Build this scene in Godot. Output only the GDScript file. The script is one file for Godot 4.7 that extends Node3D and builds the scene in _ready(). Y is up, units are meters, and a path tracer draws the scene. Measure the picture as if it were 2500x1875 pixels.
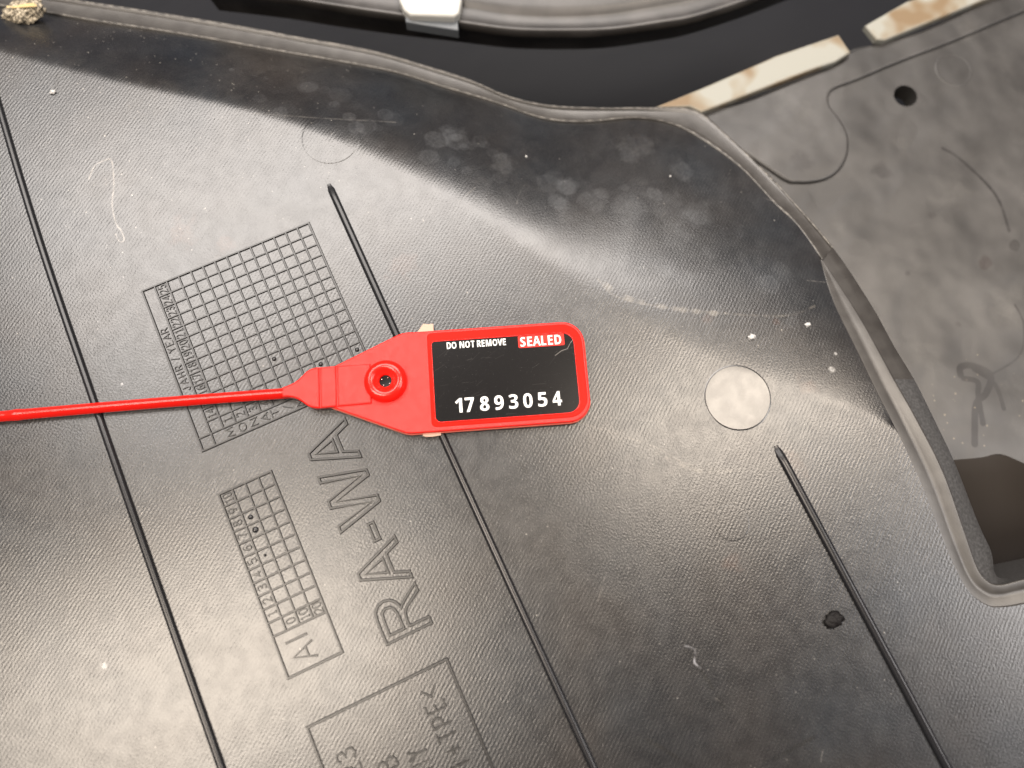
extends Node3D
# A red pull-tight security seal lying on the ribbed inside of a black plastic panel.
# All lengths below are in millimetres on the panel (u across the ribs, v along them, h up); K turns them into metres.
const K := 0.001

# ---------------------------------------------------------------- outlines, u, v, h triples
var RIM_IN := [-30.76, -116.34, -12.00, -17.13, -107.73, -12.00, -3.25, -98.69, -12.00, 11.51, -88.25, -12.00, 31.55, -75.23, -12.50, 55.35, -58.69, -13.00, 66.00, -51.69, -13.50, 81.81, -40.54, -14.00, 92.94, -30.51, -14.50, 104.11, -20.64, -15.00, 115.01, -10.25, -15.50, 125.60, -4.69, -16.00, 139.29, 0.02, -16.00, 147.08, 5.60, -15.60, 151.82, 12.62, -14.80, 157.22, 26.59, -12.80, 159.71, 41.40, -10.80, 161.49, 49.33, -9.70, 161.33, 61.14, -7.60, 160.61, 75.43, -5.00, 159.75, 84.34, -3.50, 158.30, 96.45, -1.90, 157.49, 106.82, -0.90, 156.23, 120.58, -0.40, 153.21, 134.61, -0.40, 151.36, 142.99, -0.40, 152.00, 146.70, -0.40, 154.33, 148.59, -0.40, 159.81, 149.79, -0.40, 172.87, 153.03, -0.40, 220.39, 164.85, -0.40]
var RIM_OUT := [-29.14, -125.09, -13.00, -15.68, -115.15, -13.00, -2.74, -105.97, -13.00, 7.18, -99.51, -13.00, 24.17, -88.48, -13.50, 45.63, -74.09, -14.00, 61.62, -62.81, -14.50, 78.12, -51.31, -15.00, 91.64, -39.63, -15.50, 100.94, -31.03, -16.00, 107.85, -23.01, -16.50, 117.57, -15.38, -17.00, 130.30, -8.50, -17.00, 143.66, -2.80, -17.00, 156.52, 3.65, -17.00, 160.33, 15.72, -15.20, 163.54, 30.02, -13.40, 165.22, 40.25, -12.20, 167.64, 58.78, -10.20, 167.13, 77.23, -7.80, 165.83, 89.43, -6.40, 165.12, 99.13, -5.20, 163.72, 110.03, -4.40, 162.44, 120.91, -4.20, 160.26, 135.73, -5.00, 159.45, 142.64, -5.00, 157.41, 147.34, -5.00, 158.71, 149.35, -5.00, 163.27, 150.42, -5.00, 176.69, 153.76, -5.00, 225.57, 165.89, -5.00]
var LEDGE := [160.89, 60.94, -7.60, 156.48, 72.66, -4.80, 153.95, 85.83, -2.50, 152.11, 96.75, -1.00, 151.15, 106.25, -0.30, 149.38, 122.36, 0.00, 146.93, 136.56, 0.00, 146.30, 145.83, 0.00, 148.41, 150.74, 0.00, 151.32, 152.66, 0.00, 156.46, 154.28, 0.00, 169.25, 157.69, 0.00, 216.11, 169.64, 0.00]
var CREASE := [-28.14, -92.29, 0.00, -20.13, -85.63, 0.00, -2.42, -70.08, 0.00, 17.27, -53.72, 0.00, 40.89, -34.92, 0.00, 55.60, -20.23, 0.00, 68.29, -4.41, 0.00, 80.24, 12.30, 0.00, 88.78, 27.24, 0.00, 97.93, 42.89, 0.00, 108.69, 59.69, 0.00, 119.76, 75.11, 0.00, 132.04, 87.74, 0.00, 142.12, 97.16, 0.00, 150.45, 106.23, 0.00]
var FAR := [182.96, 243.01, 0.00, 54.80, 184.52, 0.00, -44.48, 128.84, 0.00, -97.38, 103.60, 0.00, -71.93, 0.98, 0.00, -35.48, -111.19, 0.00]
var LOW_TOP := [151.19, -0.83, -22.00, 160.37, 2.47, -22.00, 173.09, 5.15, -22.00, 188.91, 5.42, -22.00, 206.76, 5.45, -22.00, 213.66, 3.26, -22.00, 236.03, 6.52, -22.00, 260.76, 5.23, -22.00, 296.52, 4.36, -22.00]
var LOW_CREASE := [166.08, 120.46, -22.00, 174.05, 123.20, -22.00, 180.55, 125.52, -22.00, 185.60, 126.90, -22.00, 190.15, 131.75, -22.00, 199.42, 144.08, -22.00, 212.21, 162.03, -22.00]
var LOW_BOTTOM := [162.98, 160.81, -55.00, 168.80, 162.05, -55.00, 176.46, 165.64, -55.00, 184.50, 168.66, -55.00, 191.92, 170.65, -55.00, 209.05, 174.92, -55.00, 235.30, 184.18, -55.00]
var TAB := [152.49, 2.61, -22.00, 160.30, 2.60, -22.00, 173.01, 5.28, -22.00, 188.75, 5.70, -22.00, 206.86, 5.84, -22.00, 213.75, 3.66, -22.00, 235.86, 6.80, -22.00, 260.57, 5.51, -22.00, 296.32, 4.65, -22.00, 289.56, 14.38, -22.00, 269.10, 14.07, -22.00, 243.12, 13.98, -22.00, 223.46, 13.29, -22.00, 208.65, 13.26, -22.00, 201.70, 12.90, -22.00, 198.37, 14.14, -22.00, 196.72, 17.49, -22.00, 197.21, 22.12, -22.00, 196.85, 27.32, -22.00, 194.42, 32.20, -22.00, 190.29, 35.93, -22.00, 185.35, 37.60, -22.00, 180.11, 37.17, -22.00, 175.01, 35.18, -22.00, 171.89, 32.47, -22.00, 165.09, 19.60, -22.00, 157.28, 11.11, -22.00]
var STRIP1 := [147.25, -2.48, -18.80, 163.61, -2.49, -18.80, 183.41, -2.79, -18.80, 188.43, -2.95, -18.80, 209.52, -1.51, -18.80, 209.74, 5.22, -18.80, 203.82, 6.19, -18.80, 196.90, 5.67, -18.80, 159.07, 4.50, -18.80, 156.83, 1.49, -18.80]
var STRIP2 := [218.67, -0.95, -18.80, 234.84, -3.00, -18.80, 266.86, -0.02, -18.80, 274.28, 6.95, -18.80, 256.54, 6.32, -18.80, 221.40, 5.91, -18.80, 219.25, 4.59, -18.80]
var EDGE0 := [41.80, -86.20, -12.00, 59.49, -75.25, -12.00, 72.30, -66.48, -12.00, 88.47, -55.53, -12.00, 104.79, -45.04, -12.00, 116.96, -37.08, -12.00, 129.91, -30.78, -12.00, 143.31, -25.29, -12.00, 157.61, -21.42, -12.00, 168.00, -19.15, -12.00, 188.18, -17.85, -12.00, 213.43, -17.44, -12.00]
var EDGE1 := [42.47, -86.35, -10.50, 60.04, -75.47, -10.50, 72.77, -66.75, -10.50, 88.90, -56.01, -10.50, 105.18, -45.72, -10.50, 117.34, -37.95, -10.50, 130.21, -31.69, -10.50, 143.53, -26.24, -10.50, 157.75, -22.40, -10.50, 168.08, -20.15, -10.50, 188.08, -18.74, -10.50, 213.19, -18.35, -10.50]
var EDGE2 := [43.98, -91.12, -11.00, 61.79, -80.45, -11.00, 74.73, -71.95, -11.00, 91.05, -61.26, -11.00, 107.34, -50.60, -11.00, 119.46, -42.48, -11.00, 132.30, -35.90, -11.00, 145.92, -30.83, -11.00, 160.41, -27.26, -11.00, 170.91, -25.14, -11.00, 190.94, -23.49, -11.00, 216.37, -23.29, -11.00]
var EDGE3 := [51.19, -108.89, -9.00, 69.53, -99.01, -9.00, 82.97, -91.29, -9.00, 100.12, -81.94, -9.00, 117.28, -72.57, -9.00, 130.34, -65.90, -9.00, 143.77, -59.96, -9.00, 157.46, -54.42, -9.00, 171.51, -49.45, -9.00, 181.84, -46.66, -9.00, 200.91, -42.72, -9.00, 226.58, -42.35, -9.00]
var CLIP := [94.17, -65.20, -7.00, 91.05, -56.53, -7.00, 91.04, -53.21, -7.00, 91.99, -51.14, -7.00, 103.01, -45.56, -7.00, 104.92, -46.03, -7.00, 107.13, -49.36, -7.00, 111.26, -57.60, -7.00]
var CLIPFOOT := [91.82, -55.14, -9.50, 105.55, -49.02, -9.50, 103.06, -42.80, -9.50, 90.50, -51.40, -9.50]

var M := {}
var taken := {}
var rng := RandomNumberGenerator.new()
var wave := FastNoiseLite.new()
var rim_in: PackedVector3Array
var rim_out: PackedVector3Array
var ledge: PackedVector3Array
var edge_line: PackedVector3Array
var crease: PackedVector3Array
var slope_zone: PackedVector2Array
var floor_zone: PackedVector2Array


func _ready() -> void:
	rng.seed = 7
	view_and_light()
	outlines()
	materials()
	backing()
	var panel = plastic_panel()
	panel_marks(panel)
	lower_panel()
	edge_panel()
	strips_and_clip()
	seal()
	crumbs()


# ---------------------------------------------------------------- camera, air and lamps
func view_and_light() -> void:
	var cam := Camera3D.new()
	cam.name = "camera"
	cam.transform = Transform3D(Basis(Vector3(0.90605, 0.02003, 0.42269), Vector3(0.40840, 0.22016, -0.88585), Vector3(-0.11080, 0.97526, 0.19130)), Vector3(52.71, 171.90, 92.57) * K)
	cam.fov = 55.2
	cam.near = 0.01
	cam.far = 10.0
	var lens := CameraAttributesPhysical.new()
	lens.frustum_focal_length = 22.95
	lens.frustum_focus_distance = 0.178
	lens.exposure_aperture = 5.6
	lens.frustum_near = 0.01
	lens.frustum_far = 10.0
	cam.attributes = lens
	cam.fov = 55.2
	add_child(cam)
	cam.current = true

	var env := Environment.new()
	env.background_mode = Environment.BG_COLOR
	env.background_color = Color(0.335, 0.345, 0.39)
	env.tonemap_mode = Environment.TONE_MAPPER_LINEAR
	env.tonemap_exposure = 1.0
	env.sdfgi_enabled = true
	env.ssao_enabled = true
	env.ssil_enabled = true
	var we := WorldEnvironment.new()
	we.name = "surroundings"
	we.environment = env
	add_child(we)

	# unseen lamps added and spaced to shape the reflections: place, size, colour, strength
	added_lamp("wide neutral added lamp out of view beyond the far edge of the panel", Vector3(0.16, 0.62, -0.39), Vector2(0.94, 0.40), 0.0, Color(1.0, 0.968, 0.94), 9.2)
	added_lamp("broad warm added lamp out of view over the left end of the panel", Vector3(-0.27, 0.62, 0.085), Vector2(0.44, 0.25), 0.0, Color(1.0, 0.94, 0.87), 13.0)
	added_lamp("short warm added lamp out of view over the right end of the panel", Vector3(0.41, 0.62, 0.06), Vector2(0.44, 0.15), 0.0, Color(1.0, 0.94, 0.87), 14.5)
	added_lamp("small neutral added lamp out of view beyond the near right corner", Vector3(0.65, 0.62, 0.40), Vector2(0.26, 0.30), 0.0, Color(1.0, 0.98, 0.97), 11.0)


func added_lamp(label: String, at: Vector3, size: Vector2, turn: float, colour: Color, radiance: float) -> void:
	var lamp := Node3D.new()
	lamp.name = numbered("added_lamp")
	lamp.position = at
	lamp.rotation_degrees.y = turn
	add_child(lamp)
	tag(lamp, label, "lamp", "added lamps out of view above the panel")
	var housing := BoxMesh.new()
	housing.size = Vector3(size.x + 0.03, 0.04, size.y + 0.03)
	var hm := StandardMaterial3D.new()
	hm.albedo_color = Color(0.85, 0.85, 0.85)
	part(lamp, "lamp_housing", housing, hm).position.y = 0.026
	var glow := BoxMesh.new()
	glow.size = Vector3(size.x, 0.004, size.y)
	var gm := StandardMaterial3D.new()
	gm.albedo_color = Color(0.9, 0.9, 0.9)
	gm.emission_enabled = true
	gm.emission = colour
	gm.emission_energy_multiplier = 1.0
	part(lamp, "lamp_diffuser", glow, gm)
	var light := AreaLight3D.new()
	light.name = "lamp_light"
	light.area_size = size
	light.area_normalize_energy = true
	light.light_color = colour
	light.light_energy = radiance * size.x * size.y / PI
	light.area_range = 6.0
	light.shadow_enabled = true
	light.rotation_degrees.x = -90.0
	light.position.y = -0.006
	lamp.add_child(light)


# ---------------------------------------------------------------- small helpers
func numbered(called: String) -> String:
	var n: int = taken.get(called, 0)
	taken[called] = n + 1
	return called if n == 0 else "%s_%03d" % [called, n]


func tag(o: Node, label: String, category: String, group := "", kind := "") -> void:
	o.set_meta("label", label)
	if category:
		o.set_meta("category", category)
	if group:
		o.set_meta("group", group)
	if kind:
		o.set_meta("kind", kind)


func thing(called: String, label: String, category: String, at := Vector3.ZERO, turn := 0.0, group := "") -> Node3D:
	var o := Node3D.new()
	o.name = numbered(called)
	o.position = at * K
	o.rotation.y = turn
	add_child(o)
	tag(o, label, category, group)
	return o


func part(parent: Node, called: String, mesh: Mesh, material: Material, label := "") -> MeshInstance3D:
	var o := MeshInstance3D.new()
	o.name = called
	o.mesh = mesh
	o.material_override = material
	o.cast_shadow = GeometryInstance3D.SHADOW_CASTING_SETTING_ON
	parent.add_child(o, true)
	if label:
		o.set_meta("label", label)
	return o


func begin() -> SurfaceTool:
	var st := SurfaceTool.new()
	st.begin(Mesh.PRIMITIVE_TRIANGLES)
	return st


func done(st: SurfaceTool) -> ArrayMesh:
	st.generate_normals()
	return st.commit()


func tri(st: SurfaceTool, a: Vector3, b: Vector3, c: Vector3, smooth := -1) -> void:
	st.set_smooth_group(smooth)
	for p in [a, b, c]:
		st.set_uv(Vector2(p.x, p.z) / 60.0)
		st.set_uv2(Vector2((p.x - U0) / SPAN, (p.z - V0) / SPAN))
		st.add_vertex(p * K)


func quad(st: SurfaceTool, a: Vector3, b: Vector3, c: Vector3, d: Vector3, smooth := -1) -> void:
	tri(st, a, b, c, smooth)
	tri(st, a, c, d, smooth)


func triples(flat: Array) -> PackedVector3Array:  # u, v, h -> x, y, z
	var o := PackedVector3Array()
	for i in range(0, flat.size(), 3):
		o.append(Vector3(flat[i], flat[i + 2], flat[i + 1]))
	return o


func flat2(p: PackedVector3Array) -> PackedVector2Array:
	var o := PackedVector2Array()
	for q in p:
		o.append(Vector2(q.x, q.z))
	return o


func pairs(flat: Array) -> PackedVector2Array:
	var o := PackedVector2Array()
	for i in range(0, flat.size(), 2):
		o.append(Vector2(flat[i], flat[i + 1]))
	return o


func curve(p: PackedVector3Array, steps: int) -> PackedVector3Array:
	var o := PackedVector3Array()
	var n := p.size()
	for i in n - 1:
		for k in steps:
			o.append(p[i].cubic_interpolate(p[i + 1], p[maxi(i - 1, 0)], p[mini(i + 2, n - 1)], float(k) / steps))
	o.append(p[n - 1])
	return o


func loft(st: SurfaceTool, rows: Array, smooth := 1) -> void:
	for r in rows.size() - 1:
		var a: PackedVector3Array = rows[r]
		var b: PackedVector3Array = rows[r + 1]
		for i in a.size() - 1:
			quad(st, a[i], b[i], b[i + 1], a[i + 1], smooth)


func between(a: PackedVector3Array, b: PackedVector3Array, t: float, dh: float, fade := 0) -> PackedVector3Array:
	var o := PackedVector3Array()  # fade: over how many points dh runs out at the end (or, below 0, grows at the start)
	for i in a.size():
		var k := 1.0
		if fade > 0:
			k = clampf(float(a.size() - 1 - i) / fade, 0.0, 1.0)
		elif fade < 0:
			k = clampf(float(i) / -fade, 0.0, 1.0)
		o.append(a[i].lerp(b[i], t) + Vector3(0, dh * k, 0))
	return o


func arc(c: Vector2, r: float, a0: float, a1: float, n: int) -> PackedVector2Array:
	var o := PackedVector2Array()
	for i in n + 1:
		var a := lerpf(a0, a1, float(i) / n)
		o.append(c + Vector2(cos(a), sin(a)) * r)
	return o


func rounded(pts: Array, radii: Array, steps := 7) -> PackedVector2Array:
	var o := PackedVector2Array()
	var n := pts.size()
	for i in n:
		var p: Vector2 = pts[i]
		var r: float = radii[i]
		if r <= 0.0:
			o.append(p)
			continue
		var a: Vector2 = (pts[(i + n - 1) % n] - p).normalized()
		var b: Vector2 = (pts[(i + 1) % n] - p).normalized()
		var half := acos(clampf(a.dot(b), -1, 1)) / 2.0
		var reach := r / tan(half)
		var c := p + (a + b).normalized() * r / sin(half)
		var p0 := p + a * reach - c
		var p1 := p + b * reach - c
		var sweep := p0.angle_to(p1)
		for k in steps + 1:
			o.append(c + p0.rotated(sweep * k / steps))
	return o


func turned(p: PackedVector2Array) -> PackedVector2Array:  # one sense of rotation for all outlines
	var area := 0.0
	for i in p.size():
		area += p[i].cross(p[(i + 1) % p.size()])
	if area < 0.0:
		p.reverse()
	return p


func inset(p: PackedVector2Array, d: float) -> PackedVector2Array:
	var o := PackedVector2Array()
	var n := p.size()
	for i in n:
		var e0 := (p[i] - p[(i + n - 1) % n]).normalized()
		var e1 := (p[(i + 1) % n] - p[i]).normalized()
		var m := Vector2(-(e0.y + e1.y), e0.x + e1.x)
		var len2 := m.length_squared()
		m = m * 2.0 / maxf(len2, 0.8) if len2 > 1e-9 else Vector2(-e0.y, e0.x)
		o.append(p[i] + m * d)
	return o


func slab(st: SurfaceTool, outline: PackedVector2Array, y0: float, y1: float, bevel: float, rings := 3, bottom := true) -> void:
	var p := turned(outline.duplicate())
	var rows := []
	rows.append([p, y0])
	for k in rings + 1:
		var a := PI / 2 * k / rings
		rows.append([inset(p, bevel * (1.0 - cos(a))), y1 - bevel * (1.0 - sin(a))])
	for r in rows.size() - 1:
		var a: PackedVector2Array = rows[r][0]
		var b: PackedVector2Array = rows[r + 1][0]
		for i in a.size():
			var j := (i + 1) % a.size()
			quad(st, Vector3(a[i].x, rows[r][1], a[i].y), Vector3(a[j].x, rows[r][1], a[j].y), Vector3(b[j].x, rows[r + 1][1], b[j].y), Vector3(b[i].x, rows[r + 1][1], b[i].y), 1 if r > 0 else -1)
	var top: PackedVector2Array = rows[-1][0]
	cap(st, top, y1, true)
	if bottom:
		cap(st, p, y0, false)


func cap(st: SurfaceTool, p: PackedVector2Array, y: float, up: bool) -> void:
	var ids := Geometry2D.triangulate_polygon(p)
	for i in range(0, ids.size(), 3):
		var a := p[ids[i]]
		var b := p[ids[i + 1]]
		var c := p[ids[i + 2]]
		if ((b - a).cross(c - a) < 0.0) == up:
			var s := b
			b = c
			c = s
		tri(st, Vector3(a.x, y, a.y), Vector3(b.x, y, b.y), Vector3(c.x, y, c.y), -1)


func lathe(st: SurfaceTool, profile: Array, segs: int, at := Vector3.ZERO) -> void:
	for k in segs:
		var a0 := TAU * k / segs
		var a1 := TAU * (k + 1) / segs
		for i in profile.size() - 1:
			var p: Vector2 = profile[i]
			var q: Vector2 = profile[i + 1]
			var v := [Vector3(cos(a0) * p.x, p.y, sin(a0) * p.x), Vector3(cos(a1) * p.x, p.y, sin(a1) * p.x), Vector3(cos(a1) * q.x, q.y, sin(a1) * q.x), Vector3(cos(a0) * q.x, q.y, sin(a0) * q.x)]
			if p.x < 1e-5:
				tri(st, at + v[0], at + v[2], at + v[3], 1)
			elif q.x < 1e-5:
				tri(st, at + v[0], at + v[1], at + v[2], 1)
			else:
				quad(st, at + v[0], at + v[1], at + v[2], at + v[3], 1)


# a raised line of trapezoid section that follows the panel's surface
func ridge(st: SurfaceTool, path: PackedVector2Array, closed: bool, wide: float, high: float, top := 0.52) -> void:
	var p := PackedVector2Array()
	var n := path.size()
	for i in (n if closed else n - 1):
		var a := path[i]
		var b := path[(i + 1) % n]
		var steps := maxi(1, int(a.distance_to(b) / 6.0))
		for k in steps:
			p.append(a.lerp(b, float(k) / steps))
	if not closed:
		p.append(path[n - 1])
	n = p.size()
	var sides := [-0.5, -0.5 * top, 0.5 * top, 0.5]
	var ups := [-0.02, high, high, -0.02]
	var rows := []
	for i in n:
		var e0 := (p[i] - p[(i + n - 1) % n]).normalized() if closed or i > 0 else (p[1] - p[0]).normalized()
		var e1 := (p[(i + 1) % n] - p[i]).normalized() if closed or i < n - 1 else e0
		var m := Vector2(-(e0.y + e1.y), e0.x + e1.x)
		m = m * 2.0 / maxf(m.length_squared(), 1.0)
		var row := []
		for k in 4:
			var q: Vector2 = p[i] + m * sides[k] * wide
			row.append(Vector3(q.x, floor_h(q.x, q.y) + ups[k], q.y))
		rows.append(row)
	for i in (n if closed else n - 1):
		var a: Array = rows[i]
		var b: Array = rows[(i + 1) % n]
		for k in 3:
			quad(st, a[k], b[k], b[k + 1], a[k + 1], -1)
	if not closed:
		for e in [rows[0], rows[n - 1]]:
			quad(st, e[0], e[1], e[2], e[3], -1)


func blob(st: SurfaceTool, at: Vector3, size: Vector3, rough: float, seeded: int, rings := 9, segs := 14) -> void:
	var noise := FastNoiseLite.new()
	noise.seed = seeded
	noise.frequency = 0.9
	var rows := []
	for r in rings + 1:
		var th := PI * r / rings
		var row := []
		for s in segs:
			var d := Vector3(sin(th) * cos(TAU * s / segs), cos(th), sin(th) * sin(TAU * s / segs))
			var swell := 1.0 + rough * noise.get_noise_3d(d.x * 1.6, d.y * 1.6, d.z * 1.6) + rough * 0.5 * noise.get_noise_3d(d.x * 4.0, d.y * 4.0 + 9.0, d.z * 4.0)
			row.append(at + d * size * swell)
		rows.append(row)
	for r in rings:
		for s in segs:
			var t := (s + 1) % segs
			quad(st, rows[r][s], rows[r][t], rows[r + 1][t], rows[r + 1][s], 1)


# ---------------------------------------------------------------- the shape of the panel
func outlines() -> void:
	rim_in = curve(triples(RIM_IN), 5)
	rim_out = curve(triples(RIM_OUT), 5)
	ledge = curve(triples(LEDGE), 5)
	crease = curve(triples(CREASE), 3)
	wave.seed = 3
	wave.frequency = 0.007
	wave.fractal_octaves = 1
	wave.noise_type = FastNoiseLite.TYPE_SIMPLEX_SMOOTH
	slope_zone = flat2(crease)
	edge_line = rim_in.slice(0, 18 * 5)
	edge_line.append_array(ledge)
	var edge := flat2(edge_line.slice(0, 22 * 5 + 1))
	edge.reverse()
	slope_zone.append_array(edge)
	slope_zone = Geometry2D.offset_polygon(slope_zone, 0.5)[0]
	floor_zone = flat2(rim_in.slice(0, 18 * 5))
	floor_zone.append_array(flat2(ledge))
	floor_zone.append_array(flat2(triples(FAR)))


func near_line(line: PackedVector3Array, u: float, v: float) -> Vector2:  # distance, and the line's height averaged over its nearby points
	var best := 1e9
	var high := 0.0
	var weight := 0.0
	for i in line.size() - 1:
		var a := line[i]
		var b := line[i + 1]
		var du := b.x - a.x
		var dv := b.z - a.z
		var t := clampf(((u - a.x) * du + (v - a.z) * dv) / (du * du + dv * dv), 0.0, 1.0)
		var x := a.x + du * t - u
		var y := a.z + dv * t - v
		var d := x * x + y * y
		best = minf(best, d)
		var w := sqrt(du * du + dv * dv) / ((d + 0.02) * (d + 0.02))
		high += w * (a.y + (b.y - a.y) * t)
		weight += w
	return Vector2(sqrt(best), high / weight)


func in_zone(zone: PackedVector2Array, u: float, v: float) -> bool:
	var odd := false
	var a := zone[zone.size() - 1]
	for b in zone:
		if (a.y > v) != (b.y > v) and u < a.x + (b.x - a.x) * (v - a.y) / (b.y - a.y):
			odd = not odd
		a = b
	return odd


func floor_h(u: float, v: float) -> float:
	var h := 0.22 * wave.get_noise_2d(u, v)
	if in_zone(slope_zone, u, v):
		var c := near_line(crease, u, v)
		var r := near_line(edge_line, u, v)
		var t := c.x / maxf(c.x + r.x, 1e-4)
		h = h * (1.0 - t) + r.y * 1.24 * t * t / (t + 0.24)
	return h


# ---------------------------------------------------------------- materials
func plain(colour: Color, rough: float, spec := 0.5, metal := 0.0) -> StandardMaterial3D:
	var m := StandardMaterial3D.new()
	m.albedo_color = colour
	m.roughness = rough
	m.metallic_specular = spec
	m.metallic = metal
	return m


func lin(r: float, g: float, b: float) -> Color:
	return Color(r, g, b).linear_to_srgb()


func grain_image(weave: float, stipple: float) -> ImageTexture:  # 60 mm of moulded grain, repeats without a seam
	var n := 1024
	var fine := FastNoiseLite.new()
	fine.seed = 5
	fine.frequency = 0.09
	fine.fractal_octaves = 2
	var soft := FastNoiseLite.new()
	soft.seed = 8
	soft.frequency = 0.012
	soft.fractal_octaves = 3
	var f := fine.get_seamless_image(n, n).get_data()
	var s := soft.get_seamless_image(n, n).get_data()
	var data := PackedByteArray()
	data.resize(n * n)
	var wheel := PackedFloat32Array()
	for k in 1024:
		wheel.append(sin(TAU * k / 1024.0))
	for y in n:
		var row := y * n
		for x in n:
			var i := row + x
			var w := s[i]
			var strength := 0.75 + 0.25 * clampf((w - 128.0) / 60.0, -1.0, 1.0)
			var a := wheel[(x * 42 + y * 56 + w + (f[i] >> 1)) & 1023]
			data[i] = int(clampf(128.0 + weave * strength * a + stipple * (f[i] - 128.0), 0.0, 255.0))
	return ImageTexture.create_from_image(Image.create_from_data(n, n, false, Image.FORMAT_L8, data))


func noise_texture(seeded: int, freq: float, octaves: int, low: Color, high: Color, size := 512, a := 0.3, b := 0.7) -> NoiseTexture2D:
	var noise := FastNoiseLite.new()
	noise.seed = seeded
	noise.frequency = freq
	noise.fractal_octaves = octaves
	var g := Gradient.new()
	g.offsets = PackedFloat32Array([a, b])
	g.colors = PackedColorArray([low, high])
	var t := NoiseTexture2D.new()
	t.width = size
	t.height = size
	t.seamless = true
	t.noise = noise
	t.color_ramp = g
	return t


func materials() -> void:
	var grain := grain_image(52.0, 0.62)
	var smooth_noise := noise_texture(21, 0.02, 4, Color(0.90, 0.90, 0.90), Color(1, 1, 1), 512)
	M.panel = plain(lin(0.022, 0.021, 0.020), 0.31, 0.72)
	M.panel.heightmap_enabled = true
	M.panel.heightmap_texture = grain
	M.panel.heightmap_scale = 0.0036
	M.panel.roughness_texture = smooth_noise
	M.panel.detail_enabled = true
	M.panel.detail_albedo = soil_texture()
	M.panel.detail_blend_mode = BaseMaterial3D.BLEND_MODE_MIX
	M.panel.detail_uv_layer = BaseMaterial3D.DETAIL_UV_2
	M.line = plain(lin(0.010, 0.0095, 0.009), 0.34, 0.6)
	M.rib = plain(lin(0.012, 0.012, 0.013), 0.27)
	M.disc = plain(Color.WHITE, 0.26, 0.7)
	M.disc.albedo_texture = noise_texture(45, 0.012, 4, lin(0.018, 0.017, 0.016), lin(0.026, 0.024, 0.022), 512)
	M.disc.roughness_texture = noise_texture(46, 0.01, 4, Color(0.86, 0.86, 0.86), Color(1, 1, 1), 512, 0.3, 0.7)
	M.disc.uv1_scale = Vector3(2.2, 2.2, 1)
	M.rim = plain(lin(0.045, 0.041, 0.036), 0.42, 0.7)
	M.rim.uv1_triplanar = true
	M.rim.uv1_world_triplanar = true
	M.rim.uv1_scale = Vector3.ONE * 14.0
	M.rim.albedo_texture = noise_texture(31, 0.02, 5, Color(0.78, 0.76, 0.74), Color(1, 1, 1), 512, 0.25, 0.75)
	M.worn_highlight = plain(Color.WHITE, 0.5, 0.6)  # paler colour carries the rim's edge highlight as well as scuffing
	M.worn_highlight.uv1_triplanar = true
	M.worn_highlight.uv1_world_triplanar = true
	M.worn_highlight.uv1_scale = Vector3.ONE * 30.0
	M.worn_highlight.albedo_texture = noise_texture(47, 0.03, 5, lin(0.03, 0.028, 0.025), lin(0.20, 0.185, 0.165), 512, 0.3, 0.7)
	M.wall = plain(Color.WHITE, 0.5, 0.6)
	M.wall.uv1_triplanar = true
	M.wall.uv1_world_triplanar = true
	M.wall.uv1_scale = Vector3.ONE * 40.0
	M.wall.albedo_texture = noise_texture(39, 0.05, 5, lin(0.028, 0.027, 0.026), lin(0.068, 0.067, 0.067), 512, 0.25, 0.8)
	M.lower = plain(Color.WHITE, 0.42, 0.55)
	M.lower.albedo_texture = stain_texture()
	M.lower.uv1_scale = Vector3(60.0 / 180.0, 60.0 / 180.0, 1)
	M.lower.uv1_offset = Vector3(-135.0 / 180.0, 15.0 / 180.0, 0)
	M.lower.heightmap_enabled = true
	M.lower.heightmap_texture = noise_texture(34, 0.012, 3, Color.BLACK, Color.WHITE, 512, 0.2, 0.8)
	M.lower.heightmap_scale = 0.035
	M.pocket = plain(lin(0.03, 0.024, 0.019), 0.6)
	M.backing = plain(lin(0.008, 0.0085, 0.011), 0.5, 0.3)
	M.backing.heightmap_enabled = true
	M.backing.heightmap_texture = noise_texture(49, 0.006, 3, Color.BLACK, Color.WHITE, 512, 0.2, 0.8)
	M.backing.heightmap_scale = 1.2
	M.edge = plain(lin(0.04, 0.036, 0.033), 0.42, 0.6)
	M.edge.uv1_triplanar = true
	M.edge.uv1_world_triplanar = true
	M.edge.uv1_scale = Vector3.ONE * 10.0
	M.edge.albedo_texture = noise_texture(35, 0.012, 4, Color(0.6, 0.58, 0.56), Color(1, 1, 1), 512)
	M.slot = plain(lin(0.008, 0.009, 0.014), 0.3)
	M.cream = plain(Color.WHITE, 0.55)
	M.cream.uv1_triplanar = true
	M.cream.uv1_world_triplanar = true
	M.cream.uv1_scale = Vector3.ONE * 9.0
	M.cream.albedo_texture = noise_texture(37, 0.011, 3, lin(0.17, 0.115, 0.06), lin(0.27, 0.27, 0.235), 512, 0.2, 0.55)
	M.clip = plain(lin(0.5, 0.5, 0.47), 0.3)
	M.clipfoot = plain(lin(0.10, 0.11, 0.12), 0.35)
	M.red = plain(lin(0.78, 0.012, 0.007), 0.46, 0.46)
	M.red.roughness_texture = noise_texture(42, 0.012, 5, Color(0.8, 0.8, 0.8), Color(1, 1, 1), 512)
	M.red.heightmap_enabled = true
	M.red.heightmap_texture = noise_texture(41, 0.35, 2, Color.BLACK, Color.WHITE, 512, 0.2, 0.8)
	M.red.heightmap_scale = 0.004
	M.red.uv1_scale = Vector3(3, 3, 3)
	M.red_gloss = plain(lin(0.80, 0.012, 0.006), 0.2)
	M.red_pale = plain(lin(0.72, 0.16, 0.11), 0.55)
	M.red_frame = plain(lin(0.72, 0.012, 0.006), 0.30)
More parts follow.
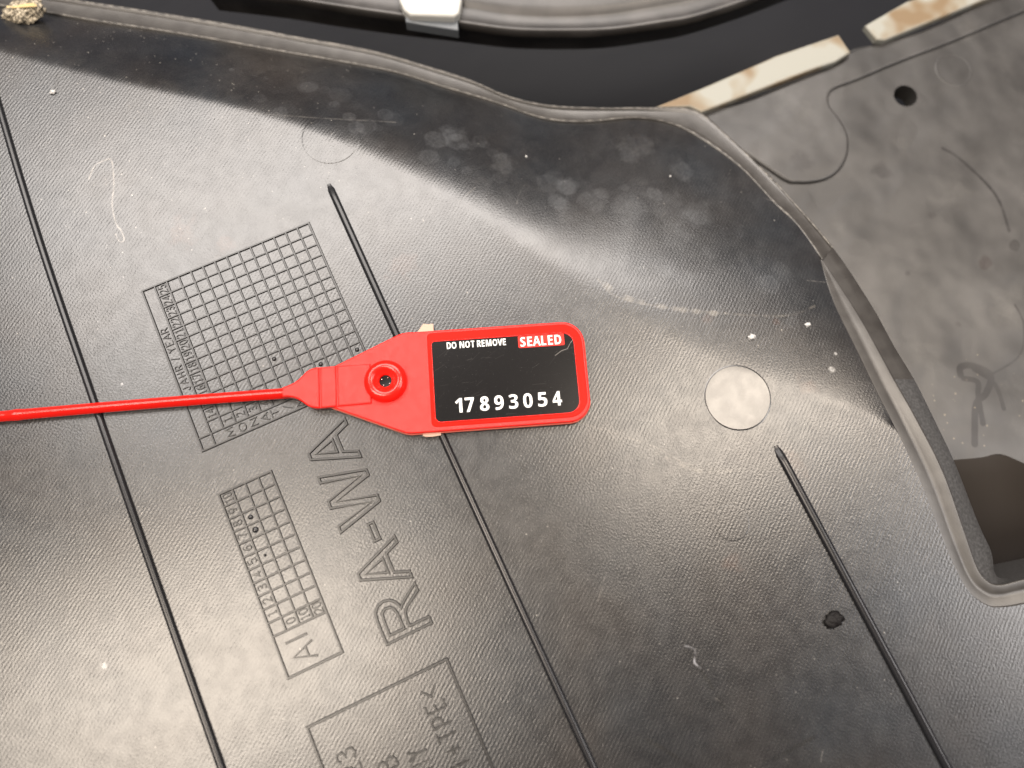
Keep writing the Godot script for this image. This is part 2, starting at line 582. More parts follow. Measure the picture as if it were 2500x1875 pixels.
	M.red_frame.metallic_specular = 0.2
	M.badge = plain(lin(0.75, 0.03, 0.02), 0.35, 0.3)
	M.black = plain(lin(0.012, 0.0115, 0.011), 0.24, 0.3)
	M.black.albedo_color = Color.WHITE
	M.black.albedo_texture = label_texture()
	M.print = plain(lin(0.82, 0.82, 0.80), 0.5)
	M.flash = plain(lin(0.50, 0.33, 0.25), 0.6)
	M.pin = plain(lin(0.004, 0.003, 0.003), 0.3, 0.3)
	M.steel = plain(lin(0.6, 0.58, 0.56), 0.2, 0.5, 1.0)
	M.crumb = plain(lin(0.45, 0.445, 0.435), 0.8)
	M.nub = plain(lin(0.010, 0.009, 0.009), 0.6, 0.3)
	M.dirt = plain(Color.WHITE, 0.9)
	M.dirt.uv1_scale = Vector3.ONE
	M.dirt.uv1_scale = Vector3(5, 5, 1)
	M.dirt.albedo_texture = noise_texture(43, 0.05, 5, lin(0.10, 0.085, 0.06), lin(0.46, 0.40, 0.30), 256)
	M.dirt.heightmap_enabled = true
	M.dirt.heightmap_texture = M.dirt.albedo_texture
	M.dirt.heightmap_scale = 0.03
	M.straw = plain(lin(0.5, 0.38, 0.18), 0.8)


# ---------------------------------------------------------------- soil on the panel: dust, dried drops, scratches, specks
var U0 := -100.0
var V0 := -125.0
var SPAN := 350.0
var soil: Image
var soil_px := 2048


func dab(x: int, y: int, c: Color, a: float) -> void:
	if x >= 0 and y >= 0 and x < soil_px and y < soil_px and a > 0.0:
		soil.set_pixel(x, y, soil.get_pixel(x, y).lerp(c, minf(a, 1.0)))


func spot(u: float, v: float, r: float, c: Color, a: float, edge := 0.3, ring := 0.0, ragged := 0.0, seeded := 0) -> void:
	var s := soil_px / SPAN
	var cx := (u - U0) * s
	var cy := (v - V0) * s
	var pr := r * s
	var noise := FastNoiseLite.new()
	noise.seed = seeded
	noise.frequency = 0.035
	for y in range(int(cy - pr * 1.6), int(cy + pr * 1.6) + 1):
		for x in range(int(cx - pr * 1.6), int(cx + pr * 1.6) + 1):
			var d := Vector2(x - cx, y - cy).length() / pr
			if ragged > 0.0:
				d += ragged * noise.get_noise_2d(x, y)
			var w := smoothstep(1.0, 1.0 - edge, d)
			if ring > 0.0:
				w *= 1.0 - ring * smoothstep(0.95, 0.55, d)
			if w > 0.0:
				dab(x, y, c, a * w * (0.75 + 0.5 * noise.get_noise_2d(x * 4.0, y * 4.0)))


func scratch(flat: Array, c: Color, a: float, wide: float, broken := 0.5, seeded := 1) -> void:
	var p := pairs(flat)
	var s := soil_px / SPAN
	var noise := FastNoiseLite.new()
	noise.seed = seeded
	noise.frequency = 0.12
	var n := p.size()
	for i in n - 1:
		var steps := int(p[i].distance_to(p[i + 1]) * s * 1.6) + 1
		for k in steps:
			var t := float(k) / steps
			var q := p[i].cubic_interpolate(p[i + 1], p[maxi(i - 1, 0)], p[mini(i + 2, n - 1)], t)
			var w := clampf(1.0 - broken + broken * 2.2 * noise.get_noise_2d(q.x * 3.0, q.y * 3.0), 0.0, 1.0)
			var x := (q.x - U0) * s
			var y := (q.y - V0) * s
			var r := wide * s / 2.0
			for yy in range(int(y - r - 1), int(y + r + 2)):
				for xx in range(int(x - r - 1), int(x + r + 2)):
					var d := Vector2(xx + 0.5 - x, yy + 0.5 - y).length()
					dab(xx, yy, c, a * w * smoothstep(r + 0.6, r - 0.4, d))


func soil_texture() -> ImageTexture:
	var n := 1024
	var data := PackedByteArray()
	data.resize(n * n * 3)
	var big := FastNoiseLite.new()
	big.seed = 11
	big.frequency = 0.006
	big.fractal_octaves = 5
	big.domain_warp_enabled = true
	big.domain_warp_amplitude = 40.0
	var mid := FastNoiseLite.new()
	mid.seed = 12
	mid.frequency = 0.03
	mid.fractal_octaves = 4
	var tone := FastNoiseLite.new()
	tone.seed = 13
	tone.frequency = 0.008
	tone.fractal_octaves = 3
	var fine := FastNoiseLite.new()
	fine.seed = 14
	fine.frequency = 0.4
	var b := big.get_image(n, n).get_data()
	var m := mid.get_image(n, n).get_data()
	var t := tone.get_image(n, n).get_data()
	var f := fine.get_image(n, n).get_data()
	for i in n * n:
		var d := (b[i] - 128) * 0.06 + (m[i] - 128) * 0.05 + (f[i] - 128) * 0.05
		var w := (t[i] - 128) * 0.03
		data[i * 3] = int(clampf(31.0 + d + w, 20.0, 140.0))
		data[i * 3 + 1] = int(clampf(30.5 + d, 20.0, 140.0))
		data[i * 3 + 2] = int(clampf(30.5 + d - w, 20.0, 140.0))
	soil = Image.create_from_data(n, n, false, Image.FORMAT_RGB8, data)
	soil.resize(soil_px, soil_px, Image.INTERPOLATE_CUBIC)
	var pale := Color(0.80, 0.78, 0.74)
	var dried := Color(0.40, 0.41, 0.42)
	var dark := Color(0.10, 0.095, 0.09)
	var rust := Color(0.27, 0.18, 0.14)
	# dried drops on the sloping part, many of them run together
	for k in 150:
		var u := rng.randf_range(40.0, 150.0)
		var v := -36.0 + (u - 40.0) * 0.93 + rng.randf_range(-22.0, 18.0)
		spot(u, v, rng.randf_range(0.7, 3.6), dried, rng.randf_range(0.08, 0.36), 0.25, rng.randf_range(0.0, 0.6), 0.22, k)
	for q in [[113, 22, 4.5], [121, 27, 5.5], [131, 33, 6.5], [137, 37, 5.0], [109, 15, 3.5], [96, 2, 4.0], [88, -12, 4.0], [127, 40, 5.0], [133, 10, 6.0], [141, 22, 4.0], [104, 20, 3.4]]:
		spot(q[0], q[1], q[2], dried, 0.42, 0.5, 0.3, 0.5, int(q[0]))
	# scattered drops and wipes elsewhere
	for k in 70:
		spot(rng.randf_range(-60, 160), rng.randf_range(-60, 170), rng.randf_range(1.2, 5.0), dried, rng.randf_range(0.03, 0.12), 0.3, rng.randf_range(0.2, 0.8), 0.4, 200 + k)
	# broad dusty wipes
	for k in 34:
		spot(rng.randf_range(-60, 160), rng.randf_range(-70, 170), rng.randf_range(4.0, 14.0), Color(0.36, 0.34, 0.31), rng.randf_range(0.05, 0.17), 0.9, 0.0, 0.9, 700 + k)
	for q in [[96, 88, 8.0], [104, 95, 7.0], [88, 80, 6.0], [20, -48, 9.0], [34, -38, 8.0], [0, -66, 9.0], [128, 70, 9.0], [140, 78, 7.0]]:
		spot(q[0], q[1], q[2], Color(0.36, 0.34, 0.31), 0.2, 0.9, 0.0, 0.9, int(q[0] * 3))
	# dark rubbed marks
	for q in [[109.5, 58.5, 105.2, 63.0], [112.5, 60.0, 110.5, 67.0], [113.5, 61.0, 114.0, 68.0], [-0.5, -66.0, -2.5, -61.5], [104.0, 56.0, 102.5, 60.0]]:
		scratch(q, dark, 0.75, 1.1, 0.45, int(q[0]))
	for q in [[81.8, 130, 83.2, 138, 83.8, 148], [65.5, 143, 72, 152], [86, 158, 99, 158], [144.8, 151, 147.2, 168], [140.7, 160.6, 145.1, 171.3], [150, 158, 160, 172]]:
		scratch(q, dark, 0.6, 0.8, 0.6, int(q[0]))
	for q in [[72.0, 72.5, 73.4, 75.4, 72.6, 78.0], [90.0, 78.5, 91.2, 80.0], [66.0, 77.0, 66.4, 79.4]]:
		scratch(q, dark, 0.8, 0.9, 0.5, int(q[1]))
	# brown stains
	for q in [[123.3, 63.8, 1.6], [138.7, 71.5, 1.3], [137.2, 88.9, 3.0], [13.7, -11.1, 5.0], [21.8, -3.3, 3.0], [60, 20, 5.0], [125, 104, 4.0], [100, 118, 3.0]]:
		spot(q[0], q[1], q[2], rust, 0.55, 0.7, 0.0, 0.8, int(q[1] + 50))
	# the hooked scrape by the far rib, arcs and long fine scratches
	scratch([-2.5, -34.0, -0.1, -36.8, 2.6, -37.4, 4.3, -36.5, 2.7, -29.9, 0.7, -25.2, -0.1, -20.1, 0.4, -17.2, 0.3, -14.7, -0.9, -14.7, -1.1, -17.1], Color(0.55, 0.53, 0.50), 0.45, 0.36, 0.3, 3)
	scratch([102.9, 43.2, 104.9, 49.4, 113.2, 55.9, 125.1, 62.9, 141.6, 71.0, 151.1, 71.9], Color(0.36, 0.345, 0.32), 0.18, 0.7, 0.5, 4)
	scratch([103.9, 45.2, 107.0, 50.6, 115.0, 57.0, 126.0, 63.6], Color(0.38, 0.365, 0.34), 0.2, 1.6, 0.7, 5)
	scratch([81.8, 73.2, 95.3, 85.6, 101.2, 93.2, 108.4, 98.3], Color(0.36, 0.345, 0.32), 0.18, 0.6, 0.5, 6)
	scratch([85.3, 71.2, 89.3, 82.8, 91.3, 98.1], Color(0.5, 0.48, 0.45), 0.16, 0.3, 0.5, 7)
	scratch([86.0, 74.0, 100.0, 82.0, 118.0, 96.0], Color(0.5, 0.48, 0.45), 0.14, 0.3, 0.5, 8)
	scratch([96.0, 88.0, 103.0, 96.0, 112.0, 100.0], Color(0.36, 0.345, 0.32), 0.2, 1.0, 0.7, 9)
	scratch([40.9, -34.9, 57.0, -27.0, 75.0, -20.0], Color(0.40, 0.39, 0.37), 0.25, 0.4, 0.4, 10)
	scratch([82.0, 129.3, 83.6, 131.0, 82.3, 133.2, 83.0, 135.0], Color(0.55, 0.55, 0.57), 0.4, 0.5, 0.6, 11)
	for k in 70:
		var a := rng.randf_range(0, TAU)
		var u := rng.randf_range(-60, 165)
		var v := rng.randf_range(-70, 175)
		var l := rng.randf_range(1.0, 7.0)
		scratch([u, v, u + cos(a) * l * 0.5 + rng.randf_range(-0.4, 0.4), v + sin(a) * l * 0.5, u + cos(a) * l, v + sin(a) * l], Color(0.58, 0.56, 0.53), rng.randf_range(0.1, 0.4), 0.22, 0.6, 20 + k)
	# dark spots in the middle of the grid cells
	for i in range(2, 14):
		for j in 12:
			spot((i + 0.5) * 3.1 + rng.randf_range(-0.2, 0.2), (j + 0.5) * 3.0845 + rng.randf_range(-0.2, 0.2), rng.randf_range(0.6, 1.0), dark, rng.randf_range(0.1, 0.3) + 0.03 * i, 0.8, 0.0, 0.5, i * 12 + j)
	for i in 3:
		for j in 10:
			spot(-0.1 + 3.18 * (i + 1.5), 54.26 + 3.13 * (j + 0.5), rng.randf_range(0.6, 1.0), dark, rng.randf_range(0.25, 0.6), 0.8, 0.0, 0.5, 500 + i * 12 + j)
	# lint and dust specks
	for k in 900:
		var u := rng.randf_range(-70, 170)
		var v := rng.randf_range(-95, 185)
		if k > 520:
			u = rng.randf_range(-30, 60)
			v = rng.randf_range(-90, -5)
		spot(u, v, rng.randf_range(0.10, 0.27), pale, rng.randf_range(0.35, 0.95), 0.6)
	for q in [[-35.5, 78.7, 0.7], [103.3, 1.8, 0.5], [145, 88, 1.1], [148, 85, 0.8], [-12, 20, 0.4]]:
		spot(q[0], q[1], q[2], Color(0.75, 0.75, 0.74), 0.75, 0.5, 0.0, 0.6, int(q[0]))
	return ImageTexture.create_from_image(soil)


func stain_texture() -> ImageTexture:  # the grey panel on the right: blotches, an oily ring, dark spots
	U0 = 135.0
	V0 = -15.0
	SPAN = 180.0
	soil_px = 1024
	var big := FastNoiseLite.new()
	big.seed = 51
	big.frequency = 0.007
	big.fractal_octaves = 5
	var b := big.get_image(1024, 1024).get_data()
	var data := PackedByteArray()
	data.resize(1024 * 1024 * 3)
	for i in 1024 * 1024:
		var d := (b[i] - 128) * 0.13
		data[i * 3] = int(clampf(52.0 + d, 22.0, 120.0))
		data[i * 3 + 1] = int(clampf(50.5 + d, 22.0, 120.0))
		data[i * 3 + 2] = int(clampf(49.0 + d, 22.0, 120.0))
	soil = Image.create_from_data(1024, 1024, false, Image.FORMAT_RGB8, data)
	var dark := Color(0.075, 0.06, 0.055)
	var pale := Color(0.42, 0.41, 0.39)
	for k in 40:
		spot(rng.randf_range(160, 260), rng.randf_range(10, 125), rng.randf_range(2.0, 8.0), pale, rng.randf_range(0.05, 0.3), 0.8, 0.2, 0.7, 400 + k)
	spot(212.2, 79.0, 2.2, Color(0.10, 0.06, 0.05), 0.95, 0.3, 0.0, 0.5, 1)
	spot(222.8, 77.9, 1.8, dark, 0.9, 0.3, 0.0, 0.6, 2)
	scratch([220.5, 43.0, 223.5, 48.5, 226.7, 62.2, 224.0, 73.7], dark, 0.55, 0.8, 0.4, 3)
	scratch([187.8, 103.9, 189.0, 102.0, 192.2, 103.0, 195.4, 107.4, 191.4, 111.2, 187.0, 112.9, 180.8, 121.8], dark, 1.0, 1.7, 0.35, 4)
	scratch([188.0, 105.0, 191.0, 107.5, 189.0, 111.0, 186.0, 118.0], dark, 1.0, 1.4, 0.35, 5)
	scratch([192.0, 104.0, 195.0, 110.0, 193.5, 117.0], dark, 0.9, 1.1, 0.4, 6)
	scratch([195.4, 107.4, 206.0, 106.0, 212.0, 99.0, 213.0, 93.0], dark, 0.6, 0.5, 0.4, 7)
	for q in [[195.2, 91.2, 1.2], [190.2, 72.3, 1.0], [206, 60, 1.4], [200, 42, 3.0], [180, 30, 4.0]]:
		spot(q[0], q[1], q[2], dark, 0.6, 0.6, 0.0, 0.6, int(q[0]))
	for k in 60:
		spot(rng.randf_range(165, 215), rng.randf_range(100, 130), rng.randf_range(0.1, 0.4), Color(0.7, 0.64, 0.52), rng.randf_range(0.3, 0.8), 0.5)
	U0 = -100.0
	V0 = -125.0
	SPAN = 350.0
	return ImageTexture.create_from_image(soil)


func label_texture() -> ImageTexture:  # fine scratches and dust on the black print, 40 x 24 mm
	var im := Image.create(640, 384, false, Image.FORMAT_RGB8)
	im.fill(Color(0.09, 0.086, 0.084))
	var r := RandomNumberGenerator.new()
	r.seed = 77
	var put := func(x: int, y: int, a: float):
		if x >= 0 and y >= 0 and x < 640 and y < 384:
			im.set_pixel(x, y, im.get_pixel(x, y).lerp(Color(0.62, 0.60, 0.58), a))
	for k in 2600:
		put.call(r.randi_range(0, 639), r.randi_range(0, 383), r.randf_range(0.05, 0.35))
	for k in 240:
		var x := r.randi_range(0, 639)
		var y := r.randi_range(0, 383)
		var a := r.randf_range(0.3, 0.8)
		put.call(x, y, a)
		put.call(x + 1, y, a * 0.6)
	for k in 46:
		var x := r.randf_range(0, 260) if k % 3 else r.randf_range(0, 620)
		var y := r.randf_range(20, 370)
		var l := r.randf_range(10, 60)
		var a := r.randf_range(-0.9, 0.1)
		var s := r.randf_range(0.12, 0.5)
		for i in int(l):
			put.call(int(x + cos(a) * i), int(y + sin(a) * i), s * r.randf_range(0.4, 1.0))
	var c := [[29.35, 5.6], [30.98, 4.55], [32.46, 4.13], [33.32, 2.7], [34.1, 1.9]]
	for i in 4:
		for k in 60:
			var p := Vector2(c[i][0], c[i][1]).lerp(Vector2(c[i + 1][0], c[i + 1][1]), k / 60.0) * 16.0
			put.call(int(p.x), int(p.y), 0.8)
			put.call(int(p.x), int(p.y) + 1, 0.3)
	return ImageTexture.create_from_image(im)


# ---------------------------------------------------------------- the panel
func backing() -> void:
	var m := BoxMesh.new()
	m.size = Vector3(0.9, 0.004, 0.8)
	var o := MeshInstance3D.new()
	o.name = "background"
	o.mesh = m
	o.material_override = M.backing
	o.position = Vector3(100, -62, 40) * K
	add_child(o)
	tag(o, "black depth behind the gap between the plastic panels", "", "", "structure")


func plastic_panel() -> Node3D:
	var panel := thing("plastic_panel", "large dusty black plastic panel with straight ribs under the red seal", "panel")
	# floor sheet
	var step := 1.25
	var cols := int(310.0 / step)
	var rows := int(390.0 / step)
	var pos := PackedVector3Array()
	var uv1 := PackedVector2Array()
	var uv2 := PackedVector2Array()
	var inside := PackedByteArray()
	pos.resize(cols * rows)
	inside.resize(cols * rows)
	for j in rows:
		for i in cols:
			var q := Vector2(-98.0 + i * step, -122.0 + j * step)
			inside[j * cols + i] = 1 if in_zone(floor_zone, q.x, q.y) else 0
			pos[j * cols + i] = Vector3(q.x, 0, q.y)
	var used := PackedByteArray()
	used.resize(cols * rows)
	var ids := PackedInt32Array()
	for j in rows - 1:
		for i in cols - 1:
			var a := j * cols + i
			var n := inside[a] + inside[a + 1] + inside[a + cols] + inside[a + cols + 1]
			if n == 0:
				continue
			for k in [a, a + 1, a + cols, a + cols + 1]:
				used[k] = 1
			ids.append_array([a, a + 1, a + cols + 1, a, a + cols + 1, a + cols])
	var loop := floor_zone.duplicate()
	loop.append(floor_zone[0])
	for k in pos.size():
		if used[k] == 0:
			continue
		var q := Vector2(pos[k].x, pos[k].z)
		if inside[k] == 0:
			var best := 1e9
			var hit := q
			for e in loop.size() - 1:
				var c := Geometry2D.get_closest_point_to_segment(q, loop[e], loop[e + 1])
				var d := c.distance_squared_to(q)
				if d < best:
					best = d
					hit = c
			q = hit
		pos[k] = Vector3(q.x, floor_h(q.x, q.y), q.y)
	var normals := PackedVector3Array()
	normals.resize(pos.size())
	for i in range(0, ids.size(), 3):
		var n := (pos[ids[i + 2]] - pos[ids[i]]).cross(pos[ids[i + 1]] - pos[ids[i]])
		for k in 3:
			normals[ids[i + k]] += n
	for k in pos.size():
		normals[k] = normals[k].normalized() if normals[k].length_squared() > 0.0 else Vector3.UP
		if normals[k].y < 0.0:
			normals[k] = -normals[k]
		uv1.append(Vector2(pos[k].x, pos[k].z) / 60.0)
		uv2.append(Vector2((pos[k].x - U0) / SPAN, (pos[k].z - V0) / SPAN))
		pos[k] *= K
	var arrays := []
	arrays.resize(Mesh.ARRAY_MAX)
	arrays[Mesh.ARRAY_VERTEX] = pos
	arrays[Mesh.ARRAY_NORMAL] = normals
	arrays[Mesh.ARRAY_TEX_UV] = uv1
	arrays[Mesh.ARRAY_TEX_UV2] = uv2
	arrays[Mesh.ARRAY_INDEX] = ids
	var sheet := ArrayMesh.new()
	sheet.add_surface_from_arrays(Mesh.PRIMITIVE_TRIANGLES, arrays)
	part(panel, "sheet", sheet, M.panel)
	# raised lip along the far edge
	var cut := 18 * 5
	var a := rim_in.slice(0, cut + 1)
	var b := rim_out.slice(0, cut + 1)
	var st := begin()
	loft(st, [between(a, b, -0.01, -0.7), between(a, b, 0.005, 0.35, 32), between(a, b, 0.06, 0.6, 32), between(a, b, 0.14, 0.45, 32), between(a, b, 0.2, 0.0)], 1)
	loft(st, [between(a, b, 0.2, 0.0), between(a, b, 0.5, -0.2), between(a, b, 0.76, 0.0)], 2)
	loft(st, [between(a, b, 0.76, 0.0), between(a, b, 0.82, 0.55, 32), between(a, b, 0.88, 0.75, 32), between(a, b, 0.97, 0.5, 32), between(a, b, 1.02, -1.5), between(a, b, 1.03, -16.0)], 3)
	var rim := part(panel, "rim", done(st), M.rim, "raised lip along the far edge of the panel")
	for e in [[0.02, 0.10, 0.50], [0.845, 0.93, 0.72]]:  # both crests: edge highlights painted as paler colour, with scuffs
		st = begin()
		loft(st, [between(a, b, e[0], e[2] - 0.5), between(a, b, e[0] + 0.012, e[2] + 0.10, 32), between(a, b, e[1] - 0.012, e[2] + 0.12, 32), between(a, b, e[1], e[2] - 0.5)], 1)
		part(rim, "worn_edge_highlight", done(st), M.worn_highlight, "painted edge highlight and scuffs on the crest of the lip")
	# stepped ledge beside the pocket
	var l := ledge
	var c := rim_in.slice(cut)
	var d := rim_out.slice(cut)
	st = begin()
	loft(st, [between(l, c, -0.01, -0.1), between(l, c, 0.05, -0.4, -20)], 1)
	loft(st, [between(l, c, 0.05, -0.4, -20), between(l, c, 0.40, -0.5, -20), between(l, c, 0.52, -0.75, -20), between(l, c, 0.62, -0.45, -20), between(l, c, 0.93, 0.0, -20), between(l, c, 1.0, 0.0), between(c, d, 0.04, -0.3)], 2)
	part(panel, "ledge", done(st), M.rim, "stepped edge running round the corner of the pocket")
	for k in 2:
		var e := c.slice(0, 16) if k == 0 else c.slice(15)
		var f := d.slice(0, 16) if k == 0 else d.slice(15)
		st = begin()
		loft(st, [between(e, f, 0.04, -0.3), between(e, f, 0.09, -0.9), between(e, f, 0.12, -0.9)], 1)
		loft(st, [between(e, f, 0.12, -0.9), between(e, f, 0.5, -0.4), between(e, f, 0.9, -0.1), between(e, f, 0.98, -0.4), between(e, f, 1.02, -3.0), between(e, f, 1.03, -24.0)], 2)
		part(panel, ["outer_wall", "pocket_wall"][k], done(st), [M.rim, M.wall][k], ["outer wall where the rim turns down to the pocket", "scuffed grey wall of the pocket"][k])
	# ribs
	rib(panel, [Vector2(-15.6, -90), Vector2(-17.0, -62), Vector2(-18.57, -21.6), Vector2(-19.1, 21.7), Vector2(-19.3, 60), Vector2(-19.36, 130)], 0.9, false, "rib beside the left end of the red strap")
	rib(panel, [Vector2(51.94, -7.9), Vector2(51.96, 40), Vector2(52.1, 90), Vector2(52.6, 180)], 0.95, true, "rib passing under the red seal")
	rib(panel, [Vector2(122.63, 98.6), Vector2(122.3, 130), Vector2(121.62, 205)], 1.05, true, "rib starting near the round ejector mark")
	# ejector marks
	ejector(panel, 120.1, 84.6, 8.25, 0.07, "smooth round ejector mark with a clean face")
	ejector(panel, 57.3, -19.8, 7.6, 0.05, "faint round ejector mark at the start of the slope")
	ejector(panel, 104.5, 110.0, 4.2, 0.03, "")
	st = begin()
	blob(st, Vector3(115.0, 0.2, 138.7), Vector3(2.3, 1.0, 1.6), 0.5, 6, 14, 22)
	part(panel, "moulding_nub", done(st), M.nub, "dark rough moulding nub beside the rib")
	return panel


func rib(panel: Node, line: Array, half: float, tip: bool, label: String) -> void:
	var p3 := PackedVector3Array()
	for q in line:
		p3.append(Vector3(q.x, 0, q.y))
	var p := curve(p3, 14)
	if tip:  # more points over the tapering end
		var head := PackedVector3Array()
		for k in 8:
			head.append(p[0].lerp(p[1], k / 8.0))
		head.append_array(p.slice(1))
		p = head
	var shape := [[-1.0, -0.05], [-0.96, 0.3], [-0.84, 0.56], [-0.64, 0.78], [-0.34, 0.95], [0.0, 1.0], [0.34, 0.95], [0.64, 0.78], [0.84, 0.56], [0.96, 0.3], [1.0, -0.05]]
	var rows := []
	for s in shape:
		var row := PackedVector3Array()
		for i in p.size():
			var w := half
			var h := 1.0
			if tip:
				var far := p[i].distance_to(p[0])
				w *= lerpf(0.5, 1.0, smoothstep(0.0, 2.2, far))
				h *= lerpf(0.12, 1.0, smoothstep(0.0, 4.5, far))
			row.append(Vector3(p[i].x + s[0] * w, floor_h(p[i].x, p[i].z) + s[1] * h, p[i].z))
		rows.append(row)
	var st := begin()
	loft(st, rows, 1)
	var first := PackedVector3Array()
	for r in rows:
		first.append(r[0])
	for i in first.size() - 2:
		tri(st, first[0], first[i + 1], first[i + 2], -1)
	part(panel, "rib", done(st), M.rib, label)


func ejector(panel: Node, u: float, v: float, r: float, lift: float, label: String) -> void:
	var st := begin()
	var radii := [0.0, 0.25, 0.5, 0.75, 0.93, 0.965, 1.0]
	var ups := [1.0, 1.0, 1.0, 1.0, 1.0, 0.9, -1.2]
	var segs := 56
	var rows := []
	for k in radii.size():
		var row := []
		for s in segs:
			var q: Vector2 = Vector2(u, v) + Vector2.from_angle(TAU * s / segs) * r * radii[k]
			row.append(Vector3(q.x, floor_h(q.x, q.y) + lift * ups[k], q.y))
		rows.append(row)
	for k in radii.size() - 1:
		for s in segs:
			var t := (s + 1) % segs
			if k == 0:
				tri(st, rows[0][0], rows[1][s], rows[1][t], 1)
			else:
				quad(st, rows[k][s], rows[k + 1][s], rows[k + 1][t], rows[k][t], 1)
	part(panel, "ejector_mark", done(st), M.disc if r > 8.0 else M.panel, label)


# ---------------------------------------------------------------- moulded grids and lettering
var FONT := {
	"0": [[0.5, 1, 0.2, 0.9, 0.05, 0.5, 0.2, 0.1, 0.5, 0, 0.8, 0.1, 0.95, 0.5, 0.8, 0.9, 0.5, 1]],
	"1": [[0.25, 0.8, 0.55, 1, 0.55, 0], [0.3, 0, 0.8, 0]],
	"2": [[0.1, 0.78, 0.3, 0.97, 0.65, 0.98, 0.88, 0.78, 0.75, 0.5, 0.1, 0, 0.92, 0]],
	"3": [[0.1, 0.85, 0.4, 1, 0.8, 0.9, 0.82, 0.65, 0.45, 0.53, 0.85, 0.4, 0.88, 0.12, 0.45, 0, 0.08, 0.15]],
	"4": [[0.7, 0, 0.7, 1, 0.08, 0.3, 0.95, 0.3]],
	"5": [[0.88, 1, 0.22, 1, 0.15, 0.55, 0.55, 0.63, 0.9, 0.4, 0.8, 0.08, 0.4, 0, 0.08, 0.15]],
	"6": [[0.8, 0.95, 0.4, 0.85, 0.12, 0.4, 0.25, 0.05, 0.6, 0, 0.9, 0.2, 0.85, 0.5, 0.5, 0.6, 0.15, 0.4]],
	"7": [[0.08, 1, 0.92, 1, 0.4, 0]],
	"8": [[0.5, 0.53, 0.18, 0.68, 0.22, 0.92, 0.5, 1, 0.78, 0.92, 0.82, 0.68, 0.5, 0.53, 0.1, 0.35, 0.15, 0.08, 0.5, 0, 0.85, 0.08, 0.9, 0.35, 0.5, 0.53]],
	"9": [[0.85, 0.6, 0.5, 0.4, 0.15, 0.5, 0.1, 0.8, 0.4, 1, 0.75, 0.95, 0.88, 0.6, 0.6, 0.15, 0.2, 0.05]],
	"A": [[0, 0, 0.5, 1, 1, 0], [0.2, 0.36, 0.8, 0.36]],
	"B": [[0.1, 0, 0.1, 1, 0.6, 1, 0.82, 0.88, 0.82, 0.66, 0.6, 0.54, 0.1, 0.54], [0.6, 0.54, 0.9, 0.42, 0.9, 0.12, 0.6, 0, 0.1, 0]],
	"E": [[0.9, 1, 0.1, 1, 0.1, 0, 0.9, 0], [0.1, 0.52, 0.65, 0.52]],
	"H": [[0.1, 0, 0.1, 1], [0.9, 0, 0.9, 1], [0.1, 0.52, 0.9, 0.52]],
	"I": [[0.5, 0, 0.5, 1]],
	"J": [[0.7, 1, 0.7, 0.2, 0.5, 0, 0.2, 0.05, 0.1, 0.25]],
	"M": [[0, 0, 0.1, 1, 0.5, 0.2, 0.9, 1, 1, 0]],
	"N": [[0.08, 0, 0.08, 1, 0.92, 0, 0.92, 1]],
	"O": [[0.5, 1, 0.15, 0.88, 0, 0.5, 0.15, 0.12, 0.5, 0, 0.85, 0.12, 1, 0.5, 0.85, 0.88, 0.5, 1]],
	"P": [[0.1, 0, 0.1, 1, 0.65, 1, 0.9, 0.85, 0.9, 0.6, 0.65, 0.46, 0.1, 0.46]],
	"R": [[0.1, 0, 0.1, 1, 0.65, 1, 0.88, 0.85, 0.88, 0.64, 0.65, 0.5, 0.1, 0.5], [0.5, 0.5, 0.95, 0]],
	"T": [[0.5, 0, 0.5, 1], [0.05, 1, 0.95, 1]],
	"Y": [[0.5, 0, 0.5, 0.48, 0.05, 1], [0.5, 0.48, 0.95, 1]],
	"+": [[0.5, 0.15, 0.5, 0.85], [0.1, 0.5, 0.9, 0.5]],
	"<": [[0.9, 0.9, 0.1, 0.5, 0.9, 0.1]],
	"/": [[0.2, -0.05, 0.8, 1.05]],
}


# letters read along -v, their tops point to -u
func glyph(st: SurfaceTool, c: String, u: float, v: float, wide: float, high: float, line := 0.34) -> void:
	for stroke in FONT[c]:
		var p := PackedVector2Array()
		for i in range(0, stroke.size(), 2):
			p.append(Vector2(u - (stroke[i + 1] - 0.5) * high, v - (stroke[i] - 0.5) * wide))
		ridge(st, p, false, line * 1.12, 0.28)


func word(parent: Node, called: String, text: String, u: float, v: float, wide: float, high: float, pitch: float, line := 0.34, label := "") -> void:
	var st := begin()
	for i in text.length():
		if text[i] != " ":
			glyph(st, text[i], u, v - (i - (text.length() - 1) / 2.0) * pitch, wide, high, line)
	part(parent, called, done(st), M.line, label)


func line_part(parent: Node, called: String, flat: Array, closed := false, wide := 0.66, high := 0.36) -> MeshInstance3D:
	var st := begin()
	ridge(st, pairs(flat), closed, wide, high)
	return part(parent, called, done(st), M.line)


